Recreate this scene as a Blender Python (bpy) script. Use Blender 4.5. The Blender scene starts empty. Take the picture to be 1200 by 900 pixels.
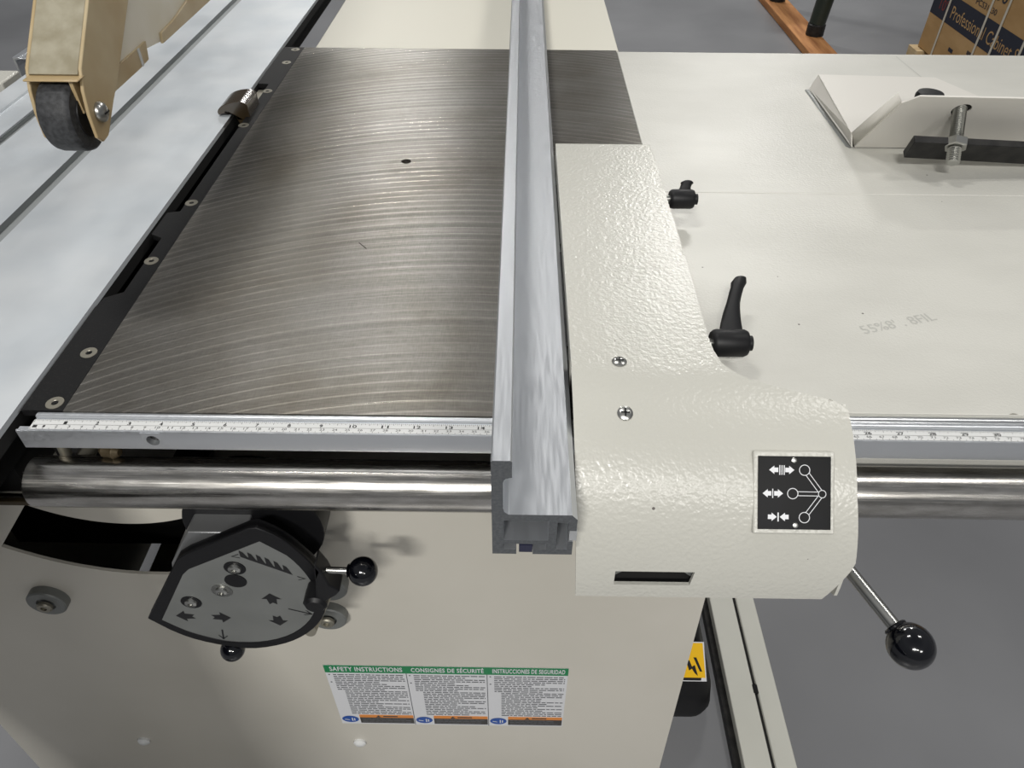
import bpy, math, random
from mathutils import Vector
from mathutils.geometry import tessellate_polygon
random.seed(7)
C = bpy.context.scene.collection
sc = bpy.context.scene
PI = math.pi

# ------------------------------------------------------------------ camera, world, lights, exposure
from mathutils import Matrix
cam_d = bpy.data.cameras.new('camera')
cam = bpy.data.objects.new('camera', cam_d); C.objects.link(cam)
cam_d.sensor_width = 36.0; cam_d.lens = 867.0/1200.0*36.0; cam_d.clip_start = 0.02
# the tripod-free phone: pitched 42 degrees down, rolled 0.7 degree
right = Vector((0.9999, 0.0128, 0.0052)); down = Vector((0.0125, -0.6702, -0.7421)); fwd = Vector((-0.0060, 0.7421, -0.6703))
cam.matrix_world = Matrix(((right.x, -down.x, -fwd.x, 0.0), (right.y, -down.y, -fwd.y, 0.0), (right.z, -down.z, -fwd.z, 1.295), (0, 0, 0, 1)))
sc.camera = cam

sc.view_settings.view_transform = 'Standard'
sc.view_settings.look = 'None'
sc.view_settings.gamma = 1.0
sc.view_settings.use_curve_mapping = False
sc.view_settings.exposure = 0.0

w = bpy.data.worlds.new('workshop_air'); sc.world = w; w.use_nodes = True
nt = w.node_tree; bg = nt.nodes['Background']
tc = nt.nodes.new('ShaderNodeTexCoord'); sx = nt.nodes.new('ShaderNodeSeparateXYZ'); rp = nt.nodes.new('ShaderNodeValToRGB')
mr = nt.nodes.new('ShaderNodeMapRange'); mr.inputs['From Min'].default_value = -1; mr.inputs['From Max'].default_value = 1
nt.links.new(tc.outputs['Generated'], sx.inputs[0]); nt.links.new(sx.outputs['Z'], mr.inputs['Value']); nt.links.new(mr.outputs[0], rp.inputs[0]); nt.links.new(rp.outputs[0], bg.inputs[0])
cr = rp.color_ramp
cr.elements[0].position = 0.0; cr.elements[0].color = (.10, .10, .11, 1)
cr.elements[1].position = 1.0; cr.elements[1].color = (.42, .43, .45, 1)
e = cr.elements.new(.46); e.color = (.46, .46, .47, 1)
e = cr.elements.new(.60); e.color = (.46, .47, .49, 1)
e = cr.elements.new(.74); e.color = (.52, .53, .55, 1)
e = cr.elements.new(.86); e.color = (.66, .67, .69, 1)
bg.inputs[1].default_value = 0.35

def lamp(x, y, z, power, sx_=.9, sy_=.25, col=(1, .98, .94)):
    d = bpy.data.lights.new('highbay_lamp', 'AREA'); d.shape = 'RECTANGLE'; d.size = sx_; d.size_y = sy_; d.energy = power; d.color = col
    o = bpy.data.objects.new('highbay_lamp', d); C.objects.link(o); o.location = (x, y, z)
    o.rotation_euler = (0, 0, 0)
    return o
LAMPS = [(-1.25, 7.2, 4.5, 115), (1.95, 6.8, 4.5, 165), (-1.1, 1.7, 4.5, 40), (2.2, 1.4, 4.5, 30), (-.85, -3.4, 4.5, 270), (2.2, -4.6, 4.5, 120), (.45, -3.6, 4.5, 45)]
for a in LAMPS: lamp(*a)

# ------------------------------------------------------------------ helpers
def lin(c):
    return tuple((v/255/12.92 if v/255 <= .04045 else ((v/255+.055)/1.055)**2.4) for v in c)

class Mat:
    def __init__(self, name, rgb, rough=.5, metal=0., spec=.5, coat=0., trans=0., aniso=0.):
        self.m = bpy.data.materials.new(name); self.m.use_nodes = True
        self.nt = self.m.node_tree; self.b = self.nt.nodes['Principled BSDF']
        b = self.b; b.inputs['Base Color'].default_value = (*lin(rgb), 1); b.inputs['Roughness'].default_value = rough
        b.inputs['Metallic'].default_value = metal; b.inputs['Specular IOR Level'].default_value = spec
        b.inputs['Coat Weight'].default_value = coat; b.inputs['Transmission Weight'].default_value = trans
        b.inputs['Anisotropic'].default_value = aniso
        self.rgb = rgb
    def n(self, t, **k):
        x = self.nt.nodes.new(t)
        for a, v in k.items(): setattr(x, a, v)
        return x
    def l(self, a, b): self.nt.links.new(a, b)
    def coord(self, scale=(1, 1, 1), obj=False):
        if obj:
            c = self.n('ShaderNodeTexCoord').outputs['Object']
        else:
            c = self.n('ShaderNodeNewGeometry').outputs['Position']
        mp = self.n('ShaderNodeMapping'); mp.inputs['Scale'].default_value = scale; self.l(c, mp.inputs[0]); return mp.outputs[0]
    def noise(self, scale, stretch=(1, 1, 1), detail=3, rough=.5):
        t = self.n('ShaderNodeTexNoise'); t.inputs['Scale'].default_value = scale; t.inputs['Detail'].default_value = detail; t.inputs['Roughness'].default_value = rough
        self.l(self.coord(stretch), t.inputs['Vector']); return t.outputs['Fac']
    def ramp(self, fac, stops):
        r = self.n('ShaderNodeValToRGB'); self.l(fac, r.inputs[0]); e = r.color_ramp.elements
        e[0].position, e[0].color = stops[0][0], (*stops[0][1], 1); e[1].position, e[1].color = stops[-1][0], (*stops[-1][1], 1)
        for p, c in stops[1:-1]: k = e.new(p); k.color = (*c, 1)
        return r.outputs[0]
    def color_var(self, scale, a, b, stretch=(1, 1, 1), lo=.35, hi=.65, detail=4):
        self.l(self.ramp(self.noise(scale, stretch, detail), [(lo, lin(a)), (hi, lin(b))]), self.b.inputs['Base Color']); return self
    def rough_var(self, scale, a, b, stretch=(1, 1, 1), detail=3):
        mr = self.n('ShaderNodeMapRange'); self.l(self.noise(scale, stretch, detail), mr.inputs[0])
        mr.inputs['From Min'].default_value = .3; mr.inputs['From Max'].default_value = .7; mr.inputs['To Min'].default_value = a; mr.inputs['To Max'].default_value = b
        self.l(mr.outputs[0], self.b.inputs['Roughness']); return self
    def bump(self, h, strength, dist=.001):
        bp = self.n('ShaderNodeBump'); bp.inputs['Strength'].default_value = strength; bp.inputs['Distance'].default_value = dist
        self.l(h, bp.inputs['Height'])
        if self.b.inputs['Normal'].is_linked: self.l(self.b.inputs['Normal'].links[0].from_socket, bp.inputs['Normal'])
        self.l(bp.outputs[0], self.b.inputs['Normal']); return self
    def bump_noise(self, scale, strength, dist=.001, stretch=(1, 1, 1), detail=2):
        return self.bump(self.noise(scale, stretch, detail), strength, dist)

class G:
    def __init__(s): s.v = []; s.f = []; s.m = []
    def add(s, vs, fs, m=0):
        o = len(s.v); s.v += [tuple(p) for p in vs]; s.f += [tuple(i+o for i in f) for f in fs]; s.m += [m]*len(fs); return s
    def box(s, x0, x1, y0, y1, z0, z1, m=0):
        vs = [(x, y, z) for x in (x0, x1) for y in (y0, y1) for z in (z0, z1)]
        return s.add(vs, [(0, 1, 3, 2), (4, 6, 7, 5), (0, 4, 5, 1), (2, 3, 7, 6), (0, 2, 6, 4), (1, 5, 7, 3)], m)
    def obox(s, o, u, v, n, du, dv, dn, m=0):   # oriented box centred on o
        o, u, v, n = map(Vector, (o, u, v, n))
        vs = [o+u*a*du/2+v*b*dv/2+n*c*dn/2 for a in (-1, 1) for b in (-1, 1) for c in (-1, 1)]
        return s.add(vs, [(0, 1, 3, 2), (4, 6, 7, 5), (0, 4, 5, 1), (2, 3, 7, 6), (0, 2, 6, 4), (1, 5, 7, 3)], m)
    def prism(s, poly, axis, a0, a1, holes=(), m=0, fn=None):
        if fn is None:
            fn = {'x': lambda p, a: (a, p[0], p[1]), 'y': lambda p, a: (p[0], a, p[1]), 'z': lambda p, a: (p[0], p[1], a)}[axis]
        loops = [list(poly)]+[list(h) for h in holes]
        flat = [p for L in loops for p in L]; n = len(flat)
        tris = tessellate_polygon([[Vector((p[0], p[1], 0)) for p in L] for L in loops])
        vs = [fn(p, a0) for p in flat]+[fn(p, a1) for p in flat]
        fs = [tuple(t) for t in tris]+[tuple(i+n for i in reversed(t)) for t in tris]
        o = 0
        for L in loops:
            k = len(L)
            for i in range(k):
                a, b = o+i, o+(i+1) % k
                fs.append((a, b, b+n, a+n))
            o += k
        return s.add(vs, fs, m)
    def lathe(s, o, d, prof, seg=28, m=0):      # prof: (distance along d, radius)
        o = Vector(o); d = Vector(d).normalized()
        u = d.orthogonal().normalized(); v = d.cross(u)
        vs = []; fs = []; rings = []
        for t, r in prof:
            if r < 1e-7: vs.append(o+d*t); rings.append([len(vs)-1])
            else:
                st = len(vs)
                for k in range(seg):
                    a = 2*PI*k/seg; vs.append(o+d*t+(u*math.cos(a)+v*math.sin(a))*r)
                rings.append(list(range(st, st+seg)))
        for A, B in zip(rings, rings[1:]):
            for k in range(seg):
                k2 = (k+1) % seg
                if len(A) == 1 and len(B) == 1: continue
                if len(A) == 1: fs.append((A[0], B[k], B[k2]))
                elif len(B) == 1: fs.append((A[k], A[k2], B[0]))
                else: fs.append((A[k], A[k2], B[k2], B[k]))
        if len(rings[0]) > 1: fs.append(tuple(reversed(rings[0])))
        if len(rings[-1]) > 1: fs.append(tuple(rings[-1]))
        return s.add(vs, fs, m)
    def cyl(s, p0, p1, r, r1=None, seg=28, m=0, ch=0):
        p0, p1 = Vector(p0), Vector(p1); L = (p1-p0).length; r1 = r if r1 is None else r1
        prof = [(0, r), (L, r1)] if not ch else [(0, r-ch), (ch, r), (L-ch, r1), (L, r1-ch)]
        return s.lathe(p0, p1-p0, prof, seg, m)
    def ball(s, o, r, d=(0, 0, 1), sq=1.0, seg=32, m=0):
        prof = [(-math.cos(PI*i/20)*r*sq, math.sin(PI*i/20)*r if 0 < i < 20 else 0) for i in range(21)]
        return s.lathe(o, d, prof, seg, m)
    def sweep(s, pts, secs, m=0):               # secs: list of closed rings (lists of Vectors), one per station
        k = len(secs[0]); vs = [p for S in secs for p in S]; fs = []
        for i in range(len(secs)-1):
            for j in range(k):
                fs.append((i*k+j, i*k+(j+1) % k, (i+1)*k+(j+1) % k, (i+1)*k+j))
        fs.append(tuple(reversed(range(k)))); fs.append(tuple(range((len(secs)-1)*k, len(secs)*k)))
        return s.add(vs, fs, m)
    def text(s, txt, o, u, v, width=None, height=None, m=0, spacing=1.0, bold=0.0):
        cu = bpy.data.curves.new('lettering', 'FONT'); cu.body = txt; cu.space_character = spacing; cu.resolution_u = 3; cu.offset = bold
        ob = bpy.data.objects.new('lettering', cu); C.objects.link(ob); bpy.context.view_layer.update()
        me = bpy.data.meshes.new_from_object(ob); vs = [p.co.copy() for p in me.vertices]; fs = [tuple(p.vertices) for p in me.polygons]
        bpy.data.objects.remove(ob); bpy.data.meshes.remove(me)
        x0 = min(p.x for p in vs); x1 = max(p.x for p in vs); y0 = min(p.y for p in vs); y1 = max(p.y for p in vs)
        h = height if height else (y1-y0)*width/(x1-x0)
        ww = width if width else (x1-x0)*h/(y1-y0)
        o, u, v = Vector(o), Vector(u), Vector(v)
        return s.add([o+u*((p.x-x0)/(x1-x0)*ww)+v*((p.y-y0)/(y1-y0)*h) for p in vs], fs, m)
    def flat(s, pts, o, u, v, m=0):
        o, u, v = Vector(o), Vector(u), Vector(v)
        tr = tessellate_polygon([[Vector((p[0], p[1], 0)) for p in pts]])
        return s.add([o+u*p[0]+v*p[1] for p in pts], [tuple(t) for t in tr], m)
    def build(s, name, mats, parent=None, bevel=0, ang=35, fix=True, seg=2):
        if not isinstance(mats, (list, tuple)): mats = [mats]
        import bmesh
        xs = [p[0] for p in s.v]; ys = [p[1] for p in s.v]; zs = [p[2] for p in s.v]
        c = Vector(((min(xs)+max(xs))/2, (min(ys)+max(ys))/2, (min(zs)+max(zs))/2))
        if parent is None: c.z = min(zs)
        me = bpy.data.meshes.new(name); me.from_pydata([Vector(p)-c for p in s.v], [], s.f)
        for mt in mats: me.materials.append(mt.m)
        me.polygons.foreach_set('material_index', s.m)
        if fix:
            bm = bmesh.new(); bm.from_mesh(me); bmesh.ops.recalc_face_normals(bm, faces=bm.faces); bm.to_mesh(me); bm.free()
        me.polygons.foreach_set('use_smooth', [True]*len(me.polygons)); me.set_sharp_from_angle(angle=math.radians(ang)); me.update()
        o = bpy.data.objects.new(name, me); C.objects.link(o)
        o.location = c
        if parent:
            wp = Vector((0, 0, 0)); q = parent
            while q: wp += q.location; q = q.parent
            o.parent = parent; o.location = c-wp
        if bevel:
            md = o.modifiers.new('edge_round', 'BEVEL'); md.width = bevel; md.segments = seg; md.limit_method = 'ANGLE'; md.angle_limit = math.radians(40)
        return o

def thing(name, label, cat, loc, group=None):
    o = bpy.data.objects.new(name, None); C.objects.link(o); o.location = loc; o.empty_display_size = .05
    o['label'] = label; o['category'] = cat
    if group: o['group'] = group
    return o
def tag(o, label, cat, group=None):
    o['label'] = label; o['category'] = cat
    if group: o['group'] = group
    return o
def copy_part(o, delta):
    c = o.copy(); C.objects.link(c); c.location = o.location+Vector(delta)
    for ch in list(o.children):
        d = ch.copy(); C.objects.link(d); d.parent = c
    return c
def arc(cx, cy, r, a0, a1, n): return [(cx+r*math.cos(math.radians(a0+(a1-a0)*i/n)), cy+r*math.sin(math.radians(a0+(a1-a0)*i/n))) for i in range(n+1)]

# ------------------------------------------------------------------ materials
iron = Mat('ground_cast_iron', (120, 116, 110), .36, .8, aniso=.8)
def _iron():
    m = iron; pos = m.n('ShaderNodeNewGeometry').outputs['Position']; sep = m.n('ShaderNodeSeparateXYZ'); m.l(pos, sep.inputs[0])
    def mth(op, a, b=None):
        n = m.n('ShaderNodeMath', operation=op)
        for i, q in enumerate((a, b)):
            if q is None: continue
            if isinstance(q, (int, float)): n.inputs[i].default_value = q
            else: m.l(q, n.inputs[i])
        return n.outputs[0]
    # grinding arcs: the same cutter circle (radius .42) fed along the table
    dx = mth('SUBTRACT', sep.outputs['X'], -.05); r2 = mth('SUBTRACT', .30, mth('MULTIPLY', dx, dx)); s_ = mth('SUBTRACT', sep.outputs['Y'], mth('SQRT', r2))
    n1 = m.n('ShaderNodeTexNoise', noise_dimensions='1D'); n1.inputs['Scale'].default_value = 85; n1.inputs['Detail'].default_value = 3; n1.inputs['Roughness'].default_value = .6; m.l(s_, n1.inputs['W'])
    wv = mth('SINE', mth('MULTIPLY', s_, 2*PI/.0125))
    wv2 = mth('POWER', mth('MULTIPLY', mth('ADD', wv, 1.0), .5), 12.0)
    fade = m.ramp(m.noise(5, detail=2), [(.35, (.25,)*3), (.65, (1,)*3)])
    h = mth('ADD', mth('MULTIPLY', mth('MULTIPLY', wv2, fade), .55), mth('MULTIPLY', n1.outputs['Fac'], .6))
    fine = m.noise(90, (1, 9, 1), 4); fine2 = m.noise(160, (8, .6, 1), 3)
    blot = m.noise(6, detail=5, rough=.6)
    base = m.ramp(blot, [(.3, lin((112, 107, 98))), (.5, lin((131, 128, 122))), (.75, lin((143, 141, 137)))])
    mx = m.n('ShaderNodeMix', data_type='RGBA', blend_type='MULTIPLY'); mx.inputs[0].default_value = 1
    m.l(base, mx.inputs[6])
    gr = m.ramp(mth('ADD', mth('MULTIPLY', h, .6), mth('ADD', mth('MULTIPLY', fine, .25), mth('MULTIPLY', fine2, .2))), [(.3, (.55,)*3), (.5, (.9,)*3), (.85, (1.75,)*3)])
    m.l(gr, mx.inputs[7]); m.l(mx.outputs[2], m.b.inputs['Base Color'])
    rr = m.n('ShaderNodeMapRange'); m.l(h, rr.inputs[0]); rr.inputs['From Min'].default_value = .2; rr.inputs['From Max'].default_value = .9; rr.inputs['To Min'].default_value = .42; rr.inputs['To Max'].default_value = .25
    m.l(rr.outputs[0], m.b.inputs['Roughness'])
    m.bump(h, .35, .0006); m.bump(fine2, .15, .0003)
    tg = m.n('ShaderNodeCombineXYZ'); tg.inputs[0].default_value = 0; tg.inputs[1].default_value = 1; m.l(tg.outputs[0], m.b.inputs['Tangent'])
_iron()
iron_dark = Mat('raw_casting', (62, 58, 52), .7, .6).bump_noise(400, .5)
alu = Mat('extruded_aluminium', (205, 208, 212), .34, .85).rough_var(60, .28, .42, (8, .6, 8)).bump_noise(500, .03, .0003, (3, .4, 3))
fence_alu = Mat('fence_aluminium', (205, 208, 212), .34, .85).rough_var(60, .28, .42, (8, .6, 8)).bump_noise(500, .03, .0003, (3, .4, 3))
def _fa():
    m = fence_alu; pos = m.n('ShaderNodeNewGeometry').outputs['Position']; sp = m.n('ShaderNodeSeparateXYZ'); m.l(pos, sp.inputs[0])
    mk = m.n('ShaderNodeMapRange'); mk.inputs['From Min'].default_value = .84; mk.inputs['From Max'].default_value = .92; m.l(sp.outputs['Y'], mk.inputs[0])
    mu = m.n('ShaderNodeMath', operation='MULTIPLY'); m.l(mk.outputs[0], mu.inputs[0]); m.l(m.noise(170, detail=4), mu.inputs[1]); m.bump(mu.outputs[0], .45, .0012)
_fa()
alu_end = Mat('shaded_end_aluminium', (96, 98, 100), .55, .7).color_var(500, (100, 103, 106), (114, 117, 120))  # fence end painted darker because it faces away from the lamps
slide_alu = Mat('anodised_aluminium', (205, 210, 214), .46, .5).color_var(9, (200, 206, 211), (214, 218, 221)).rough_var(14, .42, .55, (1.5, 1, 1))
def _scr(mm, amt):
    a = mm.noise(26, (9, .5, 1), 5); b = mm.noise(30, (.5, 8, 1), 5); mm.bump(a, amt, .0003); mm.bump(b, amt*.8, .0003)
_scr(slide_alu, .25)
groove = Mat('groove_aluminium', (150, 154, 155), .5, .3)
edge_al = Mat('bright_edge_aluminium', (215, 217, 218), .28, 1.0)
paint = Mat('textured_cream_paint', (190, 189, 181), .27, 0, .45).bump_noise(300, .48, .0011, detail=1).color_var(3, (186, 185, 177), (193, 192, 184))
paint_smooth = Mat('worn_cream_paint', (194, 193, 186), .38, 0, .45).bump_noise(420, .30, .0009, detail=1).color_var(5, (188, 187, 180), (198, 197, 190), (1, 2, 1))
paint_smooth.rough_var(8, .36, .44)
paint_rear = Mat('rear_glare_cream', (206, 203, 190), .45).bump_noise(420, .1, .0006, detail=1)  # cream lightened to carry the glare on the rear extension
def _specks(mm, scale=38, th=.045):
    vo = mm.n('ShaderNodeTexVoronoi'); vo.inputs['Scale'].default_value = scale; mm.l(mm.coord(), vo.inputs['Vector'])
    gate = mm.n('ShaderNodeMath', operation='GREATER_THAN'); gate.inputs[1].default_value = .62; sepc = mm.n('ShaderNodeSeparateColor'); mm.l(vo.outputs['Color'], sepc.inputs[0]); mm.l(sepc.outputs[0], gate.inputs[0])
    lt = mm.n('ShaderNodeMath', operation='LESS_THAN'); lt.inputs[1].default_value = th; mm.l(vo.outputs['Distance'], lt.inputs[0])
    mu = mm.n('ShaderNodeMath', operation='MULTIPLY'); mm.l(gate.outputs[0], mu.inputs[0]); mm.l(lt.outputs[0], mu.inputs[1])
    mx = mm.n('ShaderNodeMix', data_type='RGBA'); mm.l(mu.outputs[0], mx.inputs[0]); mm.l(mm.b.inputs['Base Color'].links[0].from_socket, mx.inputs[6]); mx.inputs[7].default_value = (.12, .11, .10, 1)
    mm.l(mx.outputs[2], mm.b.inputs['Base Color'])
_specks(paint); _specks(paint_smooth, 30, .032)
paint_cab = Mat('cabinet_cream_paint', (190, 186, 176), .33, 0, .5).bump_noise(300, .10, .0006, detail=1).color_var(2.4, (183, 179, 168), (195, 191, 181))
paint_br = Mat('bracket_white_paint', (208, 205, 198), .4).bump_noise(300, .08, .0005)
black = Mat('black_plastic', (17, 17, 19), .48, 0, .3).bump_noise(260, .15, .0004)
black_gloss = Mat('glossy_black_phenolic', (7, 8, 13), .12, coat=.4)
black_steel = Mat('blackened_steel', (34, 33, 33), .5, .5).color_var(60, (27, 27, 27), (46, 45, 44), (1, 1, 1)).bump_noise(400, .25, .0004)
strip_m = Mat('black_phenolic_strip', (20, 20, 21), .55, 0, .25).color_var(500, (14, 14, 15), (40, 39, 37), (1, 1, 1), .55, .85).bump_noise(300, .2, .0003, (6, 1, 1))
void = Mat('unlit_interior', (14, 13, 12), .9)  # near-black that paints in the shade of gaps and recesses
brownish = Mat('oiled_steel', (74, 64, 46), .5, .5)
zinc = Mat('zinc_plated_steel', (178, 178, 174), .3, 1.0)
zinc_dull = Mat('dull_plated_steel', (150, 146, 134), .45, .8)
rod_m = Mat('ground_steel_rod', (158, 155, 149), .2, 1.0).rough_var(70, .16, .30, (.3, 10, 10)).bump_noise(220, .06, .0003, (.15, 6, 6))
rod_m.color_var(160, (176, 173, 167), (202, 199, 194), (.25, 1, 1))
tape_m = Mat('scale_tape_white', (206, 207, 206), .42)
ink = Mat('black_ink', (20, 20, 22), .5)
icon_black = Mat('icon_plate_black', (10, 11, 15), .32, 0, .10).color_var(40, (4, 5, 7), (13, 14, 19), lo=.5, hi=.8)
icon_white = Mat('icon_print_white', (214, 215, 218), .4)
grey_face = Mat('grey_faceplate', (122, 124, 122), .45, .35).color_var(12, (115, 117, 115), (127, 129, 127))
silver_box = Mat('brushed_silver', (150, 151, 152), .4, .8).bump_noise(150, .1, .0003, (1, 5, 5))
amber = Mat('yellowed_clear_plastic', (214, 192, 150), .34, 0, .5, trans=.35).color_var(16, (204, 178, 132), (222, 204, 166))
web_m = Mat('scuffed_clear_plastic', (164, 156, 136), .32, 0, .5, trans=.2).color_var(60, (156, 148, 126), (178, 172, 152)).bump_noise(110, .5, .001)
hood_m = Mat('hazy_clear_plastic', (240, 234, 214), .4, 0, .5, trans=.2).color_var(14, (236, 228, 206), (246, 240, 226))
amber.bump_noise(140, .10, .0006)
amber_edge = Mat('amber_plastic_edge', (190, 166, 124), .35, 0, .5, trans=.2)
rubber = Mat('worn_black_rubber', (44, 45, 47), .6).color_var(260, (34, 35, 37), (58, 59, 61), (1, 1, 1)).bump_noise(300, .4, .0005, (1, 3, 3))
bronze = Mat('tinted_bronze_plastic', (58, 48, 34), .2, 0, .6, coat=.3)
floor_m = Mat('grey_epoxy_floor', (120, 121, 124), .32).color_var(1.3, (112, 113, 116), (126, 127, 130)).rough_var(2.5, .29, .38)
floor_m.bump_noise(60, .05, .001)
lab_white = Mat('label_paper', (204, 205, 208), .4); lab_green = Mat('label_green', (20, 118, 70), .4); lab_orange = Mat('label_orange', (206, 128, 56), .4)
lab_dark = Mat('label_charcoal', (52, 50, 48), .4); lab_blue = Mat('label_blue', (30, 74, 150), .4); lab_grey = Mat('label_print_grey', (92, 94, 98), .5)
yellow = Mat('warning_yellow', (226, 178, 24), .4)
card = Mat('brown_cardboard', (168, 134, 88), .8).color_var(5, (160, 126, 80), (176, 142, 96), (1, 1, 3))
card_blue = Mat('printed_navy', (22, 28, 44), .6); strap_m = Mat('clear_strapping', (190, 184, 170), .35)
wood = Mat('rough_pallet_wood', (168, 112, 62), .8).color_var(30, (142, 90, 46), (186, 132, 80), (1, .1, 1)).bump_noise(80, .4, .002, (6, .5, 1))
wood_pale = Mat('pale_pallet_wood', (182, 158, 118), .8).color_var(20, (160, 134, 94), (196, 174, 136), (.1, 1, 1))
post_m = Mat('dark_green_steel', (44, 50, 42), .35, .3)
bar_m = Mat('channel_grey_paint', (196, 196, 188), .45).color_var(3, (190, 190, 182), (202, 202, 194))
pencil = Mat('pencil_graphite', (176, 176, 170), .5)
dark_blue = Mat('dark_blue_plastic', (34, 36, 58), .5)

# ------------------------------------------------------------------ setting
T = .88
fl = G().box(-9, 9, -7, 13, -.05, 0).build('floor', floor_m); fl['kind'] = 'structure'
wb = G().box(-9, 9, 12.8, 13, 0, 6).build('wall_back', Mat('grey_wall_paint', (150, 151, 152), .8).color_var(1, (144, 145, 146), (156, 157, 158))); wb['kind'] = 'structure'

# ------------------------------------------------------------------ table saw
saw = thing('table_saw', 'cream table saw with grey cast iron top, steel guide rod and side extension table', 'table saw', (-.2, .9, 0))

def hexa(g, b, t, z0, z1, m=0):
    vs = [(x, y, z0) for x, y in b]+[(x, y, z1) for x, y in t]
    return g.add(vs, [(0, 1, 2, 3), (7, 6, 5, 4), (0, 4, 5, 1), (1, 5, 6, 2), (2, 6, 7, 3), (3, 7, 4, 0)], m)
# cabinet: a sheet-metal box whose front has the curved tilt slot
g = G()
CX, CZ = -.385, .859
slot = arc(CX, CZ, .254, 234.5, 293, 26)+arc(CX, CZ, .165, 293, 236, 22)
xl0, xl1, xr0, xr1 = -.745, -.70, .2285, .206
zb, zt = .03, .735
front = [(xl0, zb), (xr0, zb), (xr1, zt), (xl1, zt)]
g.prism(front, 'y', .450, .4535, holes=[slot])
g.add([(xr0, .45, zb), (xr0, 1.25, zb), (xr1, 1.25, zt), (xr1, .45, zt)], [(0, 1, 2, 3)])
g.add([(xl0, .4535, zb), (xl0, 1.25, zb), (xl1, 1.25, zt), (xl1, .4535, zt)], [(0, 1, 2, 3)])
g.add([(xl0, 1.25, zb), (xr0, 1.25, zb), (xr1, 1.25, zt), (xl1, 1.25, zt)], [(0, 1, 2, 3)])
g.box(xl1, xr1, .445, 1.25, zt-.004, zt)
g.box(xl0+.02, xr0-.02, .48, 1.22, 0, zb)
cab = g.build('cabinet', paint_cab, saw, fix=False)
G().box(xl1, -.40, .4400, .4449, .733, .7395).build('top_lip', brownish, saw, bevel=.001)
# tilt mechanism seen in the slot
g = G()
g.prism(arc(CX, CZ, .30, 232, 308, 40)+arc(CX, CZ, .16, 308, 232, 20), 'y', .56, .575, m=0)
g.box(-.68, -.10, .60, .61, .45, .73)  # near-black sheet added so the slot interior stays dark
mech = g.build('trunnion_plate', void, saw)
g = G(); r1 = .238
for i in range(26):
    a = math.radians(252+i*1.05); g.obox((CX+r1*math.cos(a), .552, CZ+r1*math.sin(a)), (-math.sin(a), 0, math.cos(a)), (math.cos(a), 0, math.sin(a)), (0, 1, 0), .0022, .006, .014)
g.prism(arc(CX, CZ, .252, 248, 282, 20)+arc(CX, CZ, .241, 282, 248, 20), 'y', .545, .56)
g.build('gear_rack', black_steel, mech)
G().cyl((-.338, .50, .684), (-.300, .52, .682), .0045, m=0).cyl((-.345, .497, .684), (-.338, .50, .684), .009, seg=6).build('adjusting_bolt', zinc_dull, mech)
G().cyl((-.30, .50, .655), (-.30, .56, .655), .010).cyl((-.30, .498, .655), (-.30, .502, .655), .006, seg=6).build('pivot_screw', zinc_dull, mech)
g = G(); g.prism([(-.50, .655), (-.455, .645), (-.452, .632), (-.47, .630), (-.475, .640), (-.50, .640)], 'y', .50, .53)
g.build('dust_baffle', brownish, mech)
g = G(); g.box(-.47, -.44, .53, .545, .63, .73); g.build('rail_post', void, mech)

# round levelling discs on the cabinet front
g = G(); g.lathe((-.5204, .450, .5583), (0, -1, 0), [(0, .0215), (.009, .0215), (.0105, .020), (.0105, .0105), (.0075, .0095), (.0075, 0)], 36)
disc = g.build('cover_disc', grey_face, saw)
d2 = copy_part(disc, (.5204-.2104, 0, -.024)); d2.parent = saw
g = G(); g.lathe((-.5204, .4385, .5583), (0, -1, 0), [(0, .0085), (.003, .0085), (.0045, .007), (.0045, .0035), (.002, .0035), (.002, 0)], 20)
sc1 = g.build('socket_screw', zinc_dull, disc)
sc2 = sc1.copy(); C.objects.link(sc2); sc2.parent = d2
for x, z in ((-.2223, .1797), (-.5411, .1739)):
    o = G().lathe((x, .450, z), (0, -1, 0), [(0, .009), (.003, .009), (.006, .005), (.0065, 0)], 20).build('plug_button', tape_m, saw)

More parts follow.
